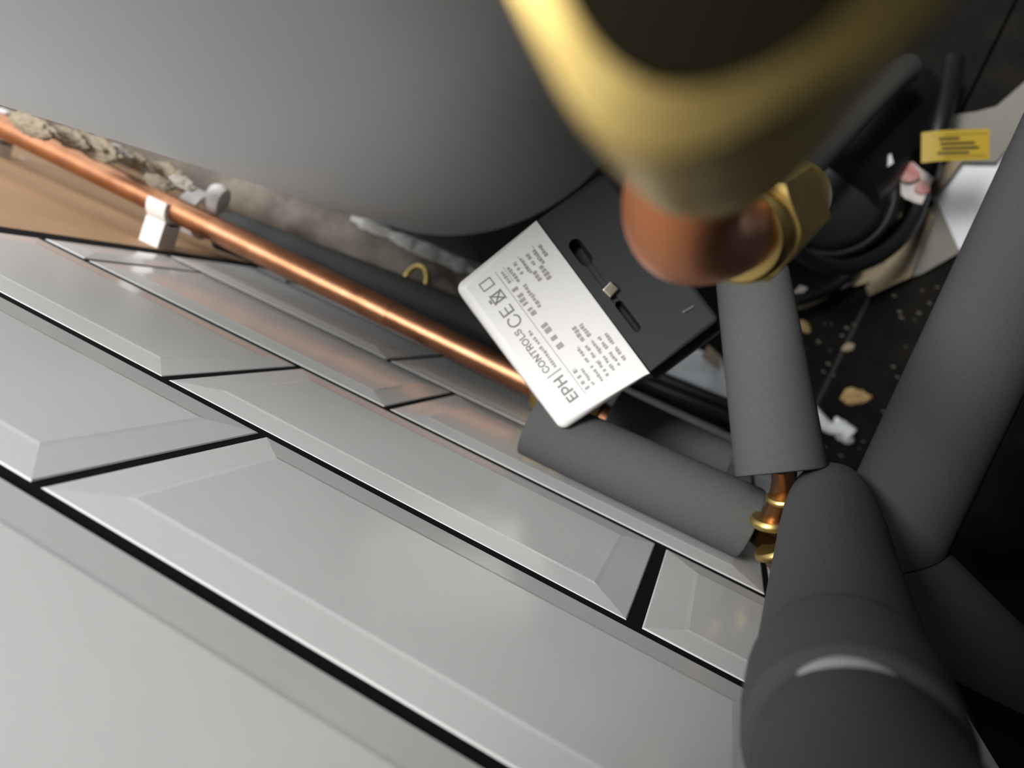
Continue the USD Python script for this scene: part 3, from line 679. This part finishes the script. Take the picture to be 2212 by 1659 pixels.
mesh(tw, 'strip', rings(spline([on_z(1758, 880, 0.012), on_z(1772, 905, 0.012), on_z(1795, 925, 0.012), on_z(1820, 928, 0.012), on_z(1836, 938, 0.012)], 30), np.interp(np.linspace(0, 1, 30), [0, .3, .7, 1], [0.003, 0.006, 0.0065, 0.008]), 14), paper_m)
spk = []
for k in range(70):
    u, v = rng.uniform(1700, 2080), rng.uniform(600, 1000)
    s = rng.uniform(0.0006, 0.0017)
    m = blob([0, 0, 0], (s * rng.uniform(1, 2), s, s * 0.6), k, 1, 0.5); m.apply_translation(on_z(u, v, s * 0.4)); spk.append(m)
mesh('/World', 'floor_grit', spk, grit_m, smooth=30, label='pale grit and dust specks scattered over the black floor', cat='grit', kind='stuff')

# ================================================================== CLIPS AND SMALL PIECES ON THE PIPES
def clip(label, x, y, z, rr, w=0.013, is_open=False, foot=True):
    """White hinged pipe clip: a ring round the pipe, a foot to the wall and a snap tab."""
    wallf = -0.0020 if x < CORNER else 0.0015
    th = thing('pipe_clip', label, 'pipe clip', (x, wallf, z))
    ro, ri = rr + 0.0038, rr + 0.0002
    ang = np.radians(np.linspace(0, 360, 49))[:-1]
    ring = m3.Manifold.cylinder(w, ro, ro, 48) - m3.Manifold.cylinder(w * 3, ri, ri, 48).translate([0, 0, -w])
    m = to_tm(ring); m.apply_translation([0, 0, -w / 2]); m.apply_transform(trimesh.transformations.rotation_matrix(math.pi / 2, [0, 1, 0]))
    if is_open:                                         # snap-in clip: the ring is open on the side away from the wall
        m = trimesh.intersections.slice_mesh_plane(m, [0, -1.0, 0], [0, rr * 0.35, 0], cap=True, engine='earcut')
    m.apply_translation([x, y, z])
    mesh(th, 'ring', m, clip_m, smooth=30)
    y0 = y - rr - 0.0015
    if y0 - wallf > 0.001 and foot:
        mesh(th, 'foot', trimesh.creation.box(bounds=[[x - w / 2, wallf, z - 0.0085], [x + w / 2, y0, z + 0.0085]]), clip_m, smooth=False)
    if is_open: return
    tb = to_tm(rbox(w, 0.006, 0.0036, 0.001)); tb.apply_translation([x, y - 0.001, z + ro + 0.0014])
    mesh(th, 'snap_tab', tb, clip_m, smooth=30)
xc = along1(364)
clip('white pipe clip nearest the camera on the bright copper pipe', xc[0], xc[1], xc[2], R1, 0.017, True)
q2 = along2(425)
clip('white pipe clip on the darker copper pipe just left of its foam lagging', q2[0], q2[1] + 0.005, q2[2], 0.0150, 0.016, foot=False)
q3 = behind1(8)
clip('white pipe clip at the left edge of the photo, cut by the frame', q3[0], q3[1], q3[2], 0.0105, 0.012)
col = thing('pipe_collar', 'off-white collar beside the second pipe clip, against the dirty waste pipe', 'pipe collar', at(468, 430, 0.62))
mesh(col, 'ring', rings(np.linspace(at(455, 425, 0.62), at(483, 438, 0.62), 5), [0.011, 0.0125, 0.013, 0.0125, 0.011], 28), clip_m)
sc = thing('plaster_fleck', 'small pale fleck stuck to the tan board left of the copper pipe clip', 'plaster', on_y(55, 350, -0.004))
mesh(sc, 'fragment', blob(on_y(55, 350, -0.004), (0.009, 0.003, 0.006), 21, 2), plaster_m)
br = thing('brass_ring', 'small brass ring resting on the long foam lagging left of the control box', 'ring', at(893, 592, 0.66))
rc = at(896, 612, 0.640); rn = C2W @ np.array([-0.62, -0.25, -0.72]); rn /= np.linalg.norm(rn)
ra = np.cross(rn, [0, 0, 1.0]); ra /= np.linalg.norm(ra); rb_ = np.cross(rn, ra)
mesh(br, 'ring', rings(np.array([rc + 0.0150 * (math.cos(a) * ra + math.sin(a) * rb_) for a in np.linspace(0, 2 * math.pi, 41)]), 0.0027, 12), brass_m)
# filler lumps
for k, (u, v, s) in enumerate(((72, 272, 0.013), (150, 298, 0.012), (205, 318, 0.015), (245, 330, 0.012), (290, 345, 0.010), (366, 372, 0.011), (395, 395, 0.008), (345, 395, 0.008))):
    p = on_y(u, v, WY + 0.006)
    th = thing('filler_lump', 'yellowish lump of dried filler stuck along the dirty waste pipe at left', 'filler', p, group='dried filler lumps at the left end of the waste pipe')
    mesh(th, 'fragment', blob(p, (s * 1.35, s * 0.5, s * 0.5), 30 + k, 4, 0.40, 2.6), foamy_m if k % 3 or k == 0 else plaster_m, smooth=True)
